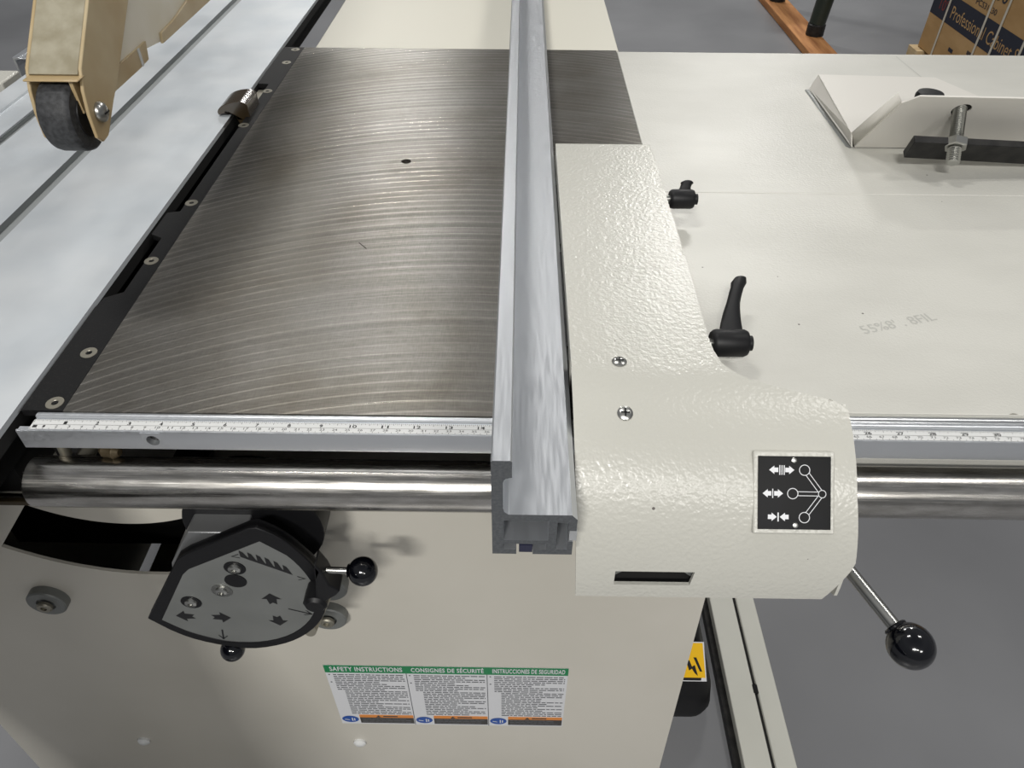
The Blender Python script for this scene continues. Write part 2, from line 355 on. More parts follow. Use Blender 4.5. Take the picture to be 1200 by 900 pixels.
# safety label
g = G(); lx, lz, lw, lh = -.2385, .2425, .3085, .168
yl = .4496
g.box(lx, lx+lw, yl-.0003, yl, lz, lz+lh, 0)
g.box(lx, lx+lw, yl-.0005, yl-.0003, lz+lh-.019, lz+lh, 1)
U, V = (1, 0, 0), (0, 0, 1)
third = lw/3
heads = ['SAFETY INSTRUCTIONS', 'CONSIGNES DE SÉCURITÉ', 'INSTRUCCIONES DE SEGURIDAD']
for k in range(3):
    x0 = lx+k*third
    g.text(heads[k], (x0+.007, yl-.0008, lz+lh-.0145), U, V, width=third-.011, height=.0115 if k != 1 else .0135, m=0, bold=.025, spacing=1.1)
    if k: g.box(x0-.0005, x0+.0005, yl-.0005, yl-.0003, lz, lz+lh-.019, 5)
    # body copy: too fine to read, printed as rows of short words
    n = 23
    for r in range(n):
        z = lz+lh-.0245-r*.00505
        ind = .009 if r < 9 else .018
        end = third-(.004 if random.random() < .7 else random.uniform(.02, .05))
        if r in (4, 8, 13, 17): end = third*random.uniform(.55, .8)
        x = x0+ind
        if r in (0, 4): g.box(x0+.003, x0+.0052, yl-.0005, yl-.0003, z-.0012, z+.0012, 5)
        while x < x0+end:
            wd = random.uniform(.003, .011); x2 = min(x+wd, x0+third-.003)
            g.box(x, x2, yl-.0005, yl-.0003, z-.0011, z+.0011, 5); x = x2+.0014
    g.box(x0+.027, x0+third-.0012, yl-.0005, yl-.0003, lz+.003, lz+.0205, 3)
    g.box(x0+.027, x0+third-.0012, yl-.0006, yl-.0003, lz+.0205, lz+.0285, 2)
    g.flat([(x0+.050, lz+.0215), (x0+.057, lz+.0215), (x0+.0535, lz+.0275)], (0, yl-.0008, 0), U, V, 3)
    g.box(x0+.060, x0+.080, yl-.0008, yl-.0006, lz+.0232, lz+.0260, 3)
    for r in range(3):
        x = x0+.030
        while x < x0+third-.012:
            wd = random.uniform(.004, .010); g.box(x, x+wd, yl-.0006, yl-.0005, lz+.0060+r*.0050, lz+.0076+r*.0050, 5); x += wd+.0015
    g.flat([(x0+.0135+.0115*math.cos(a), lz+.0150+.0098*math.sin(a)) for a in [i*PI/12 for i in range(24)]], (0, yl-.0007, 0), U, V, 4)
    g.flat([(x0+.0055, lz+.0140), (x0+.0120, lz+.0120), (x0+.0125, lz+.0135), (x0+.0060, lz+.0158)], (0, yl-.0009, 0), U, V, 0)
    g.box(x0+.0155, x0+.0170, yl-.0010, yl-.0008, lz+.010, lz+.019, 0); g.box(x0+.0185, x0+.0200, yl-.0010, yl-.0008, lz+.011, lz+.018, 0)
g.build('safety_label', [lab_white, lab_green, lab_orange, lab_dark, lab_blue, lab_grey], saw, fix=False)

# neck between cabinet and table
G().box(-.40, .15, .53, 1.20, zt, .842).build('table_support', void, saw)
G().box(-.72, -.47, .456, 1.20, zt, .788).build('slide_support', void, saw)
# cast iron top
g = G(); hx, hy = -.1416, .8733
hole = arc(hx, hy, .0062, 0, 350, 24)
g.prism([(-.3630, .4205), (.1600, .4205), (.1600, 1.296), (-.3630, 1.296)], 'z', .868, T, holes=[hole])
top = g.build('cast_iron_top', iron, saw)
g = G(); g.box(-.362, .159, .4225, .434, .842, .8679).box(-.362, .159, 1.28, 1.294, .842, .8679).box(-.362, -.345, .434, 1.28, .842, .8679).box(.142, .159, .434, 1.28, .842, .8679).box(-.345, .142, .434, 1.28, .860, .8679)
g.build('casting_skirt', iron_dark, saw)
g = G(); g.flat([(-.1690, .6790), (-.1682, .6800), (-.1590, .6690), (-.1582, .6660), (-.1592, .6672)], (0, 0, T+.0002), (1, 0, 0), (0, 1, 0)); g.build('scratch', iron_dark, top, fix=False)
# rear and right extension tables
G().box(-.345, .1640, 1.2965, 2.02, .862, .8795).build('rear_extension', paint_rear, saw, bevel=.0015)
g = G()
g.box(.1605, 1.45, .430, .7995, .8775, .8800).box(.1605, 1.45, .8003, 1.2900, .8775, .8800)
g.box(.1605, 1.45, .430, .4330, .815, .8775).box(.1605, 1.45, 1.287, 1.290, .840, .8775)
g.box(.1605, 1.45, .797, .803, .850, .8774)
ext = g.build('side_extension', paint_smooth, saw, bevel=.0007)
g = G()
g.flat([(.6205, 1.2800), (.6215, 1.2800), (.6308, 1.0775), (.6298, 1.0775)], (0, 0, T+.00025), (1, 0, 0), (0, 1, 0))
g.build('pencil_line', pencil, ext, fix=False)
g = G(); a = math.radians(17); u = (math.cos(a), math.sin(a), 0); v = (-math.sin(a), math.cos(a), 0)
g.text("55%8' . 8FIL", (.3165, .5330, T+.00025), u, v, width=.078, height=.012)
g.build('pencil_note', pencil, ext, fix=False)
# chipped paint along the front edge
for i in range(26):
    g = G(); x = .40+i*.022+random.uniform(-.008, .008); wdt = random.uniform(.006, .024); dp = random.uniform(.0012, .0035)
    g.flat([(x, .4301), (x+wdt, .4301), (x+wdt*.8, .4301+dp*.7), (x+wdt*.5, .4301+dp), (x+wdt*.2, .4301+dp*.5)], (0, 0, T+.00022), (1, 0, 0), (0, 1, 0))
    g.build('paint_chip', zinc_dull, ext, fix=False)

# black insert strip beside the sliding table
g = G()
sp = [(-.3632, .4210), (-.3632, 1.296), (-.3972, 1.296), (-.3972, 1.130), (-.3800, 1.128), (-.3800, 1.060), (-.3925, 1.058), (-.3925, 1.015), (-.3800, 1.010), (-.3800, .742), (-.3935, .738), (-.3935, .692), (-.3800, .684), (-.3800, .585), (-.3950, .575), (-.3972, .560), (-.3972, .421)]
g.prism(sp, 'z', .8735, .8803)
strip = g.build('insert_strip', strip_m, saw, bevel=.0004)
G().box(-.3975, -.3632, .43, 1.29, .80, .835).build('throat_dark_base', void, saw)  # dark base added so the opening under the strip looks black
G().box(-.3955, -.3815, .79, .98, .846, .856).build('blade_shroud', brownish, saw)
G().box(-.3965, -.3805, 1.062, 1.126, .860, .872).build('shroud_plate', zinc_dull, saw)
g = G(); g.lathe((-.3734, .4294, .8801), (0, 0, 1), [(0, .0072), (.0006, .0070), (.0006, .0030), (.0001, .0026), (.0001, 0)], 24)
g.box(-.3752, -.3716, .4290, .4298, .8804, .8808, 1); g.box(-.3738, -.3730, .4276, .4312, .8804, .8808, 1)
s0 = g.build('countersunk_screw', [zinc_dull, black_steel], strip)
for x, y in [(-.3736, .4929), (-.3740, .6397), (-.3736, .7609), (-.3749, .9767), (-.3744, 1.0999), (-.3750, 1.2217), (-.3752, 1.2835)]:
    c = copy_part(s0, (x+.3734, y-.4294, 0)); c.parent = strip
# bronze coloured curved catch on the strip, over the slide's edge
g = G()
cp = [(-.374, .870), (-.374, .898)]+[(-.382-.036*math.sin(math.radians(a)), .884+.0175*math.cos(math.radians(a))) for a in range(0, 86, 8)]+[(-.4165, .8825), (-.409, .8850), (-.400, .8848), (-.3935, .8820), (-.3900, .8700)]
g.prism(cp, 'y', 1.004, 1.052)
g.build('throat_catch', bronze, saw, bevel=.0015, seg=3)

# scale rail
def rail_prof(y): return None
XR0, XR1 = -.3915, 1.40
g = G()
rp_ = [(.4085, .8600), (.4085, .8768), (.4150, .8768), (.4160, .8795), (.4190, .8795)]
g.prism([(.4060, .8600), (.4060, .8768), (.4146, .8768), (.4150, .8790), (.4160, .8797), (.4185, .8797), (.4200, .8790), (.4200, .8600)], 'x', XR0+.009, XR1)
g.prism([(.4000, .8590), (.4000, .8772), (.4005, .8782), (.4018, .8782), (.4024, .8768), (.4061, .8768), (.4061, .8590)], 'x', XR0, -.2945)
g.prism([(.4000, .8590), (.4000, .8772), (.4005, .8782), (.4018, .8782), (.4024, .8768), (.4061, .8768), (.4061, .8590)], 'x', -.2785, XR1)
g.prism([(-.2945, .8590), (-.2785, .8590), (-.2785, .8772), (-.2945, .8772)], 'y', .4000, .4061, holes=[arc(-.2865, .8686, .0052, 0, 345, 22)])
g.box(-.2945, -.2785, .4003, .4018, .8772, .8782)
rail = g.build('scale_rail', alu, saw, fix=True)
g = G(); g.lathe((-.2865, .4002, .8686), (0, 1, 0), [(0, .0052), (.0058, .0040)], 22)
G().lathe((-.2865, .4052, .8686), (0, 1, 0), [(0, .0050), (.0008, .0050)], 22).build('rail_bolt', black_steel, rail)
G().box(.1605, XR1, .4202, .4296, .8640, .8770).cyl((.1605, .4245, .8755), (XR1, .4245, .8755), .0045).build('rear_bead', edge_al, saw)
# tape with inch and centimetre marks
g = G(); z0 = .8773; g.box(-.3830, XR1, .4030, .4136, .87685, z0, 0)
INCH = .02536; X0 = -.3822
zt_ = z0+.0001
def tick(x, y0, y1, wd=.00032): g.flat([(x-wd/2, y0), (x+wd/2, y0), (x+wd/2, y1), (x-wd/2, y1)], (0, 0, zt_), (1, 0, 0), (0, 1, 0), 1)
for i in range(0, 16*44):
    x = X0+i*INCH/16
    if x > .75: break
    L = .0036 if i % 16 == 0 else .0028 if i % 8 == 0 else .0022 if i % 4 == 0 else .0017 if i % 2 == 0 else .0012
    tick(x, .4136-L, .4136, .0003)
for i in range(0, 2*114):
    x = X0+i*INCH/2.54/2
    if x > .75: break
    tick(x, .4030, .4030+(.0016 if i % 2 == 0 else .0010))
g.flat([(X0, .40775), (.75, .40775), (.75, .4080), (X0, .4080)], (0, 0, zt_), (1, 0, 0), (0, 1, 0), 1)
for i in range(1, 44):
    if X0+i*INCH > .75: break
    g.text(str(i), bold=.02, o=(X0+i*INCH-(.0014 if i < 10 else .0030), .4083, zt_), u=(1, 0, 0), v=(0, 1, 0), height=.0032, width=.0027 if i < 10 else .0058, m=1)
for i in range(1, 112):
    x = X0+i*INCH/2.54
    if x > .75: break
    g.text(str(i), (x-(.0010 if i < 10 else .0020), .4049, zt_), (1, 0, 0), (0, 1, 0), height=.0022, width=.0019 if i < 10 else .0040, m=1)
g.flat([(X0+.001, .4045), (X0+.0045, .4045), (X0+.0045, .4072), (X0+.001, .4072)], (0, 0, zt_), (1, 0, 0), (0, 1, 0), 1)
g.build('scale_tape', [tape_m, ink], rail, fix=False)
# guide rod
g = G(); g.lathe((-.3960, .394, .8250), (1, 0, 0), [(0, .0175), (.0035, .0212), (1.80, .0212), (1.803, .018)], 64)
g.build('guide_rod', rod_m, saw, ang=30)
for x in (-.366, .60, 1.10): G().cyl((x, .4150, .826), (x, .440, .826), .007).build('rod_stud', zinc_dull, saw)
G().cyl((-.3729, .412, .838), (-.3709, .412, .858), .0045, seg=20).build('rod_stud', zinc_dull, saw)
g = G(); g.lathe((-.3395, .409, .8475), (.95, -.2, .05), [(0, .003), (.004, .006), (.010, .0055), (.014, .0065), (.018, .003)], 12); g.build('stud_nut', brownish, saw, bevel=.0003)

# tilt / height control plate
ctl_y = .37
PO = [(-.3497, .6527), (-.2922, .7506), (-.2810, .7597), (-.2204, .7958), (-.2131, .7972), (-.1951, .7818), (-.1801, .7558), (-.1739, .7387), (-.1700, .7120), (-.1729, .6872), (-.1819, .6573), (-.2012, .6292), (-.2259, .6096), (-.2582, .5985), (-.2852, .6020), (-.3157, .6153), (-.3356, .6335)]
PI_ = [(-.3371, .6499), (-.2943, .7272), (-.2864, .7359), (-.2145, .7783), (-.1960, .7592), (-.1845, .7319), (-.1803, .7013), (-.1862, .6722), (-.2003, .6451), (-.2233, .6229), (-.2532, .6113), (-.2846, .6129), (-.3127, .6261), (-.3276, .6392)]
def smooth_closed(P, n=4, keep=()):
    out = []; k = len(P)
    for i in range(k):
        p0, p1, p2, p3 = P[i-1], P[i], P[(i+1) % k], P[(i+2) % k]
        if i in keep: out.append(p1); continue
        for j in range(n):
            t = j/n
            f = lambda a, b, c, d: .5*((2*b)+(-a+c)*t+(2*a-5*b+4*c-d)*t*t+(-a+3*b-3*c+d)*t**3)
            out.append((f(p0[0], p1[0], p2[0], p3[0]), f(p0[1], p1[1], p2[1], p3[1])))
    return out
PO = smooth_closed(PO, 3, (0, 1, 2, 3, 16)); PI_ = smooth_closed(PI_, 3, (0, 1, 2, 3, 13))
ctl = G().prism(PO, 'y', ctl_y, ctl_y+.008, holes=[PI_]).prism(PO, 'y', ctl_y+.002, ctl_y+.010).build('control_plate', black, saw, bevel=.0012)
g = G(); g.prism(PI_, 'y', ctl_y+.0006, ctl_y+.0021, m=0)
yp = ctl_y+.0004
def arrow(cx, cz, ang, s=.011):
    P = [(-.55, -.28), (.0, -.42), (0, -.85), (.95, 0), (0, .85), (0, .42), (-.55, .28), (-.75, .12), (-.75, -.12)]
    P = [(-.8, -.32), (-.55, 0), (-.8, .32), (0, .42), (0, .85), (.85, 0), (0, -.85), (0, -.42)]
    c, s_ = math.cos(ang), math.sin(ang)
    g.flat([(cx+s*(x*c-y*s_), cz+s*(x*s_+y*c)) for x, y in P], (0, yp, 0), (1, 0, 0), (0, 0, 1), 1)
arrow(-.3119, .6575, PI-.05); arrow(-.2785, .6562, -.05); arrow(-.2233, .6895, PI/2); arrow(-.2248, .6522, -PI/2)
def thin(x0, z0, x1, z1, wd=.0016, head=.007):
    dx, dz = x1-x0, z1-z0; L = math.hypot(dx, dz); dx /= L; dz /= L; nx, nz = -dz, dx
    g.flat([(x0+nx*wd/2, z0+nz*wd/2), (x0-nx*wd/2, z0-nz*wd/2), (x1-nx*wd/2, z1-nz*wd/2), (x1+nx*wd/2, z1+nz*wd/2)], (0, yp, 0), (1, 0, 0), (0, 0, 1), 1)
    for s_ in (-1, 1):
        ax, az = x1-dx*head+nx*head*.6*s_, z1-dz*head+nz*head*.6*s_
        g.flat([(x1, z1), (x1-dx*.002, z1-dz*.002), (ax-dx*.001, az-dz*.001), (ax+dx*.0012, az+dz*.0012)], (0, yp, 0), (1, 0, 0), (0, 0, 1), 1)
thin(-.2834, .6335, -.2865, .6155); thin(-.2110, .6731, -.1900, .6640)
# saw blade picture: teeth rising from a slanting line
bx0, bz0, bx1, bz1 = -.2360, .7560, -.1960, .7290
pts = []; n = 6
for i in range(n):
    t0, t1 = i/n, (i+1)/n
    x0, z0_ = bx0+(bx1-bx0)*t0, bz0+(bz1-bz0)*t0; x1, z1_ = bx0+(bx1-bx0)*t1, bz0+(bz1-bz0)*t1
    hh = .009+.004*math.sin(PI*t0)
    pts += [(x0, z0_+.003), (x0+.0005, z0_+hh), (x0+.0035, z0_+hh-.003), (x1-.001, z1_+.0045)]
pts += [(bx1, bz1), (bx0, bz0-.0005)]
g.flat(pts, (0, yp, 0), (1, 0, 0), (0, 0, 1), 1)
g.flat([(-.2445, .7560), (-.2370, .7600), (-.2370, .7588), (-.2425, .7560), (-.2370, .7545), (-.2370, .7535)], (0, yp, 0), (1, 0, 0), (0, 0, 1), 1)
g.flat([(-.1850, .7235), (-.1925, .7275), (-.1925, .7262), (-.1872, .7235), (-.1925, .7220), (-.1925, .7210)], (0, yp, 0), (1, 0, 0), (0, 0, 1), 1)
g.build('faceplate', [grey_face, ink], ctl, fix=False)
for i, (x, z) in enumerate(((-.2451, .7389), (-.2657, .7026), (-.2995, .6825))):
    g = G(); g.lathe((x, ctl_y+.001, z), (0, -1, 0), [(0, .0095), (.0012, .0095), (.0012, .006), (.003, .0055), (.004, .004), (.004, .0022), (.002, .0022), (.002, 0)], 24)
    g.m = [1 if i != 1 and 0 <= (k//24) <= 1 else 0 for k in range(len(g.f))]
    g.build('plate_screw', [zinc, black], ctl)
G().lathe((-.2492, ctl_y+.001, .7189), (0, -1, 0), [(0, .0098), (.0012, .0098), (.0012, 0)], 24).build('black_plug', black, ctl)
# body behind the plate
g = G(); g.prism([(-.3100, .7180), (-.3075, .7290), (-.2800, .7760), (-.2300, .7760), (-.2250, .7200)], 'y', .3805, .440); g.build('gearbox_block', silver_box, ctl, bevel=.0012)
g = G(); g.prism(arc(-.232, .758, .062, 0, 352, 44), 'y', .4000, .430); g.build('hub_housing', black, ctl, bevel=.002)
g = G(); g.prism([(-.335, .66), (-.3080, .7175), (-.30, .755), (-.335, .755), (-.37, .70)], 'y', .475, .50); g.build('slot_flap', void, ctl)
# side clamp pointer and ball knobs
g = G(); g.prism([(-.1800, .7160), (-.1735, .7215), (-.1700, .7400), (-.1665, .7700), (-.1655, .7720), (-.1600, .7560), (-.1580, .7420), (-.1500, .7330), (-.1540, .7270), (-.1640, .7180), (-.1720, .7080), (-.1830, .7060), (-.1870, .7120)], 'y', .352, .369)
g.build('pointer_clamp', black, ctl, bevel=.002)
g = G(); g.lathe((-.1750, .349, .7120), (0, 1, 0), [(0, .008), (.003, .0105), (.022, .0105)], 24); g.build('clamp_cap', black, ctl)
def knob(p, d, r, L, rs, shift):
    d = Vector(d).normalized(); p = Vector(p)
    ax = G().cyl(p-d*L, p, rs).build('knob_stem', zinc, ctl)
    G().lathe(p, d, [(-r*1.02, rs*1.9), (-r*.95, rs*2.1)]+[(-math.cos(a)*r, math.sin(a)*r) for a in [.38+i*(PI-.38)/18 for i in range(18)]]+[(r, 0)], 32).build('ball_knob', black_gloss, ax)
knob((-.1290, .360, .7525), (1, -.02, 0), .0128, .034, .0030, 0)
knob((-.2850, .374, .5890), (-.02, -.02, -1), .0122, .010, .0030, 0)
G().lathe((-.1985, .4495, .600), (0, -1, 0), [(0, .020), (.012, .020), (.014, .018), (.014, 0)], 30).build('guide_boss', grey_face, saw)
G().cyl((-.1985, .436, .600), (-.1985, .372, .630), .006).build('boss_pin', zinc_dull, saw)

# ------------------------------------------------------------------ sliding table
sl = thing('sliding_table', 'long pale aluminium sliding table with T-slot along the left of the cast iron top', 'sliding table', (-.58, 1.0, .78))
Z = T+.0012
prof = [(-.3985, .866), (-.3985, Z-.0030), (-.4008, Z), (-.5450, Z), (-.5450, Z-.007), (-.5630, Z-.007), (-.5630, Z), (-.6680, Z), (-.6680, Z-.006), (-.6820, Z-.006), (-.6820, Z), (-.7215, Z), (-.7225, Z+.0028), (-.7290, Z+.0028), (-.7300, Z-.001), (-.7640, Z-.001), (-.7660, Z-.003), (-.7660, .866)]
g = G(); g.prism(prof, 'y', -.70, 2.40)
cx_ = {(-.5450, -.5630)}
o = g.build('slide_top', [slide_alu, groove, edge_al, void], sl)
for p in o.data.polygons:
    c = p.center+o.location+sl.location
    if abs(p.normal.y) < .5 and ((-.5632 < c.x < -.5448) or (-.6822 < c.x < -.6678)): p.material_index = 1
    if abs(p.normal.y) < .5 and p.normal.x > .4 and p.normal.z > .4: p.material_index = 2
    if p.normal.x > .9 and c.x > -.40: p.material_index = 3  # right side face painted black for the shade in the gap
G().box(-.6825, -.6805, -.70, 2.40, Z-.0005, Z+.0006).build('slot_lip', edge_al, sl)
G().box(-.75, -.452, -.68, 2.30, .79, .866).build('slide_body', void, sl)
G().box(-.75, -.61, -.66, .40, .62, .7895).build('shade_beam', void, sl)  # deep beam added to shade the cabinet's left side
# square channel on the slide's far edge
g = G(); X1, X2, Zl, Zh = -.868, -.815, .818, .858; t_ = .004
g.prism([(X1, Zl), (X1+t_, Zl), (X1+t_, Zh-t_), (X2-t_, Zh-t_), (X2-t_, Zl), (X2, Zl), (X2, Zh), (X2-.012, Zh), (X2-.012, Zh-.0015), (X1+.012, Zh-.0015), (X1+.012, Zh), (X1, Zh)], 'y', 1.30, 2.3)
o = g.build('aluminium_channel', alu, None, bevel=.0006); tag(o, 'open aluminium channel beside the far left edge of the sliding table', 'channel')
g = G(); g.box(-1.30, -.84, 1.205, 1.262, .800, .850); o = g.build('support_arm', paint, None, bevel=.003); tag(o, 'cream support arm end sticking out left of the sliding table', 'support arm')

# ------------------------------------------------------------------ rip fence
fe = thing('rip_fence', 'long aluminium rip fence with its cream carriage, clamp levers and lock handle across the table', 'rip fence', (.06, .42, T))
FP = [(-.0145, .8835), (-.0145, .9737), (-.0135, .9747), (-.0030, .9747), (-.0020, .9737), (-.0020, .960), (-.0055, .9590), (-.0068, .9575), (-.0073, .955), (-.0073, .931), (-.0066, .9275), (-.0040, .925), (.0358, .925), (.0395, .9205), (.0395, .909), (.0344, .909), (.0344, .9175), (.0271, .9175), (.0271, .889), (.0344, .889), (.0344, .898), (.0379, .898), (.0379, .8835), (.0120, .8835), (.0120, .8885), (.0207, .8885), (.0207, .8945), (-.0078, .8945), (-.0078, .8885), (.0013, .8885), (.0013, .8835)]
HO = [(-.0071, .8985), (.0218, .8985), (.0218, .9190), (-.0071, .9190)]
g = G(); g.prism(FP, 'y', .288, 2.0, holes=[HO])
fo = g.build('fence_extrusion', [fence_alu, alu_end], fe)
for p in fo.data.polygons:
    if abs(p.normal.y) > .9: p.material_index = 1
G().box(.0030, .0118, .2885, .40, .8850, .8925).build('slot_insert', dark_blue, fe)
G().box(.0352, .0400, .2884, .303, .8985, .9085).build('slot_lit_lip', edge_al, fe)  # bright block standing for the lit inner lip of the slot
G().box(.0385, .0408, .46, .60, .894, .921).box(.0385, .0412, .62, .74, .894, .918).box(.0385, .0404, .32, .45, .894, .915).build('clamp_gap_shade', black, fe)  # black clamp plates that also paint in the dark gap beside the fence

# carriage shell: flat deck running back, rolled down over the guide rod in front
rows = []   # (y, z, xleft, xright)
def xr_at(y):
    P = [(.8065, .1476), (.80, .1478), (.5877, .1502), (.470, .1496), (.4562, .1497), (.4400, .1508), (.4254, .1540), (.4150, .1610), (.4056, .1746), (.3960, .2050), (.3867, .2368)]
    for (ya, xa), (yb, xb) in zip(P, P[1:]):
        if yb <= y <= ya: return xb+(xa-xb)*(y-yb)/(ya-yb)
    return .2368
R = .12; YC, ZC = .42, .815
ys = [.8065, .74, .66, .5877, .52, .47, .456, .448, .440, .432, .4254, .420]
for y in ys: rows.append((y, .935, .0409, xr_at(y)))
for i in range(1, 31):
    a = math.radians(i*3); y = YC-R*math.sin(a); z = ZC+R*math.cos(a)
    if z > .9265 and y > .387: x = xr_at(y)
    else: x = .2368+.0075*min(1, (i-16)/14 if i > 16 else 0)
    rows.append((y, z, .0405+.0048*(i/30)**2, x))
# cut the lower right corner
def xr_cut(z, x): 
    return x if z > .850 else x-(.850-z)/.040*.021
NX = 48
g = G(); th = .003
def shell_row(r, off):
    y, z, x0, x1 = r
    if y >= YC-1e-6 and z > .93: ny, nz = 0, 1
    else: ny, nz = (y-YC)/R, (z-ZC)/R
    x1 = xr_cut(z, x1)
    return [(x0+(x1-x0)*k/NX, y-ny*off, z-nz*off) for k in range(NX+1)]
rows2 = []
for a, b in zip(rows, rows[1:]):
    rows2.append(a)
rows2.append(rows[-1])
# slot window in the last rows
def in_win(y, z, x): return .829 < z < .8425 and .0718 < x < .1290 and y < .33
# add denser rows near the window
def param(a): 
    a = math.radians(a); return (YC-R*math.sin(a), ZC+R*math.cos(a))
extra = []
for deg in (76.8, 83.2):
    y, z = param(deg); extra.append((y, z, .0405+.0048*(deg/90)**2, .2368+.0075*(deg/3-16)/14))
rows2 = [r for r in rows2 if not (r[1] < .843 and r[1] > .827 and r[0] < .33 and min(abs(r[1]-e_[1]) for e_ in extra) < .0016)]
rows2 = sorted(rows2+extra, key=lambda r: (-r[0], -r[1]))
N = len(rows2)
for off in (0, th): g.v += [p for r in rows2 for p in shell_row(r, off)]
W = NX+1; O2 = N*W
miss = set()
for i in range(N-1):
    for k in range(NX):
        q = [g.v[i*W+k], g.v[i*W+k+1], g.v[(i+1)*W+k]]
        cy_ = (q[0][1]+q[2][1])/2; cz_ = (q[0][2]+q[2][2])/2; cx0 = (q[0][0]+q[1][0])/2
        if in_win(cy_, cz_, cx0): miss.add((i, k)); continue
        g.f.append((i*W+k, i*W+k+1, (i+1)*W+k+1, (i+1)*W+k)); g.m.append(0)
        g.f.append((O2+i*W+k, O2+(i+1)*W+k, O2+(i+1)*W+k+1, O2+i*W+k+1)); g.m.append(0)
for i in range(N-1):
    for k in (0, NX):
        a, b = i*W+k, (i+1)*W+k; g.f.append((a, b, b+O2, a+O2)); g.m.append(0)
for k in range(NX):
    for i in (0, N-1):
        a, b = i*W+k, i*W+k+1; g.f.append((a, b, b+O2, a+O2)); g.m.append(0)
for (i, k) in miss:
    for (di, dk, a, b) in ((-1, 0, i*W+k, i*W+k+1), (1, 0, (i+1)*W+k, (i+1)*W+k+1), (0, -1, i*W+k, (i+1)*W+k), (0, 1, i*W+k+1, (i+1)*W+k+1)):
        if (i+di, k+dk) not in miss: g.f.append((a, b, b+O2, a+O2)); g.m.append(0)
# skirts
rgt = [(xr_at(y), y) for y in (.8065, .74, .66, .5877, .52, .47, .456, .448, .44, .432, .4254, .42, .415, .410, .4056, .396, .390, .3867)]
for (xa, ya), (xb, yb) in zip(rgt, rgt[1:]):
    g.add([(xa-.0008, ya, .9325), (xb-.0008, yb, .9325 if yb > .42 else ZC+math.sqrt(max(R*R-(yb-YC)**2, 0))-.0028), (xb, yb, .884), (xa, ya, .884)], [(0, 1, 2, 3)])
g.box(.0411, .1474, .8040, .8062, .884, .934)
g.box(.0411, .0425, .435, .8040, .884, .934)
shell = g.build('carriage_cover', paint, fe, ang=40)
# end cheeks of the rolled front
def cheek(x0, x1, cut=False):
    g = G()
    P = [(YC-(R-.0005)*math.sin(math.radians(a)), ZC+(R-.0005)*math.cos(math.radians(a))) for a in range(16 if x0 > .1 else 0, 91, 3)]
    P += [(.318, .807), (.318, .850), (.345, .884), (P[0][0], .884)]
    g.prism(P, 'x', x0, x1); g.build('end_cheek', paint, fe)
cheek(.0466, .0482); cheek(.2338, .2360)

# near-black block paints the dark interior behind the window; chamfers beside it
g = G(); g.box(.060, .140, .312, .324, .8085, .850); g.build('window_dark_block', void, fe)
G().prism([(.0680, .8265), (.0845, .8420), (.0645, .8470), (.0600, .826)], 'y', .3075, .312).build('window_chamfer', grey_face, fe)
G().prism([(.1330, .8265), (.1165, .8420), (.1365, .8470), (.14, .826)], 'y', .3075, .312).build('window_chamfer', grey_face, fe)
# cover screws
for i, (x, y) in enumerate(((.0771, .4248), (.0775, .3775))):
    a = math.asin(max(0, (YC-y)/R)); zz = ZC+R*math.cos(a) if y < YC else .935
    nrm = Vector((0, -math.sin(a), math.cos(a))) if y < YC else Vector((0, 0, 1))
    o3 = Vector((x, y, zz))-nrm*.0003
    g = G(); g.lathe(o3, nrm, [(0, .0058), (.0010, .0056), (.0022, .0040), (.0025, 0)], 24)
    vv = Vector((1, 0, 0)); ww = nrm.cross(vv)
    g.obox(o3+nrm*.0026, vv, ww, nrm, .0062, .0011, .0004, 1); g.obox(o3+nrm*.0026, vv, ww, nrm, .0011, .0062, .0004, 1)
    g.build('pan_head_screw', [zinc, black], fe)
# icon plate
n_ = Vector((0, -.7317, .6816)); v_ = Vector((0, .6816, .7317)); u_ = Vector((1, 0, 0))
oc = Vector((.1930, YC, ZC))+n_*R
g = G(); g.obox(oc-n_*.0012, u_, v_, n_, .0565, .0575, .0030); g.build('plate_recess', paint, fe, bevel=.0012)
g = G(); g.obox(oc+n_*.0006, u_, v_, n_, .0502, .0505, .0008, 0)
S = .0505
oi = oc+n_*.00115
def L2(x, y): return ((x-.5)*S, (.5-y)*S)     # x, y measured on the plate from its top left corner
def ring(cx, cy, r, wd):
    n = 26; A = [L2(cx+r*math.cos(2*PI*i/n), cy+r*math.sin(2*PI*i/n)) for i in range(n)]; B = [L2(cx+(r-wd)*math.cos(2*PI*i/n), cy+(r-wd)*math.sin(2*PI*i/n)) for i in range(n)]
    g.add([oi+u_*p[0]+v_*p[1] for p in A+B], [(i, (i+1) % n, n+(i+1) % n, n+i) for i in range(n)], 1)
def bar(x0, y0, x1, y1, wd=.009):
    dx, dy = x1-x0, y1-y0; L = math.hypot(dx, dy); nx, ny = -dy/L*wd/2, dx/L*wd/2
    g.flat([L2(x0+nx, y0+ny), L2(x1+nx, y1+ny), L2(x1-nx, y1-ny), L2(x0-nx, y0-ny)], oi, u_, v_, 1)
def poly(P): g.flat([L2(*p) for p in P], oi, u_, v_, 1)
q = lambda x, y: ((x-188)/592, (y-158)/587)
pv = q(708, 458); kn = [q(565, 268), q(470, 457), q(565, 648)]
ring(pv[0], pv[1], .056, .009)
for k in kn:
    ring(k[0], k[1], .076, .010)
    dx, dy = k[0]-pv[0], k[1]-pv[1]; L = math.hypot(dx, dy); dx /= L; dy /= L
    for s_ in (-1, 1):
        o_ = .027*s_
        bar(pv[0]-dy*o_+dx*.048, pv[1]+dx*o_+dy*.048, k[0]-dy*o_-dx*.070, k[1]+dx*o_-dy*.070)
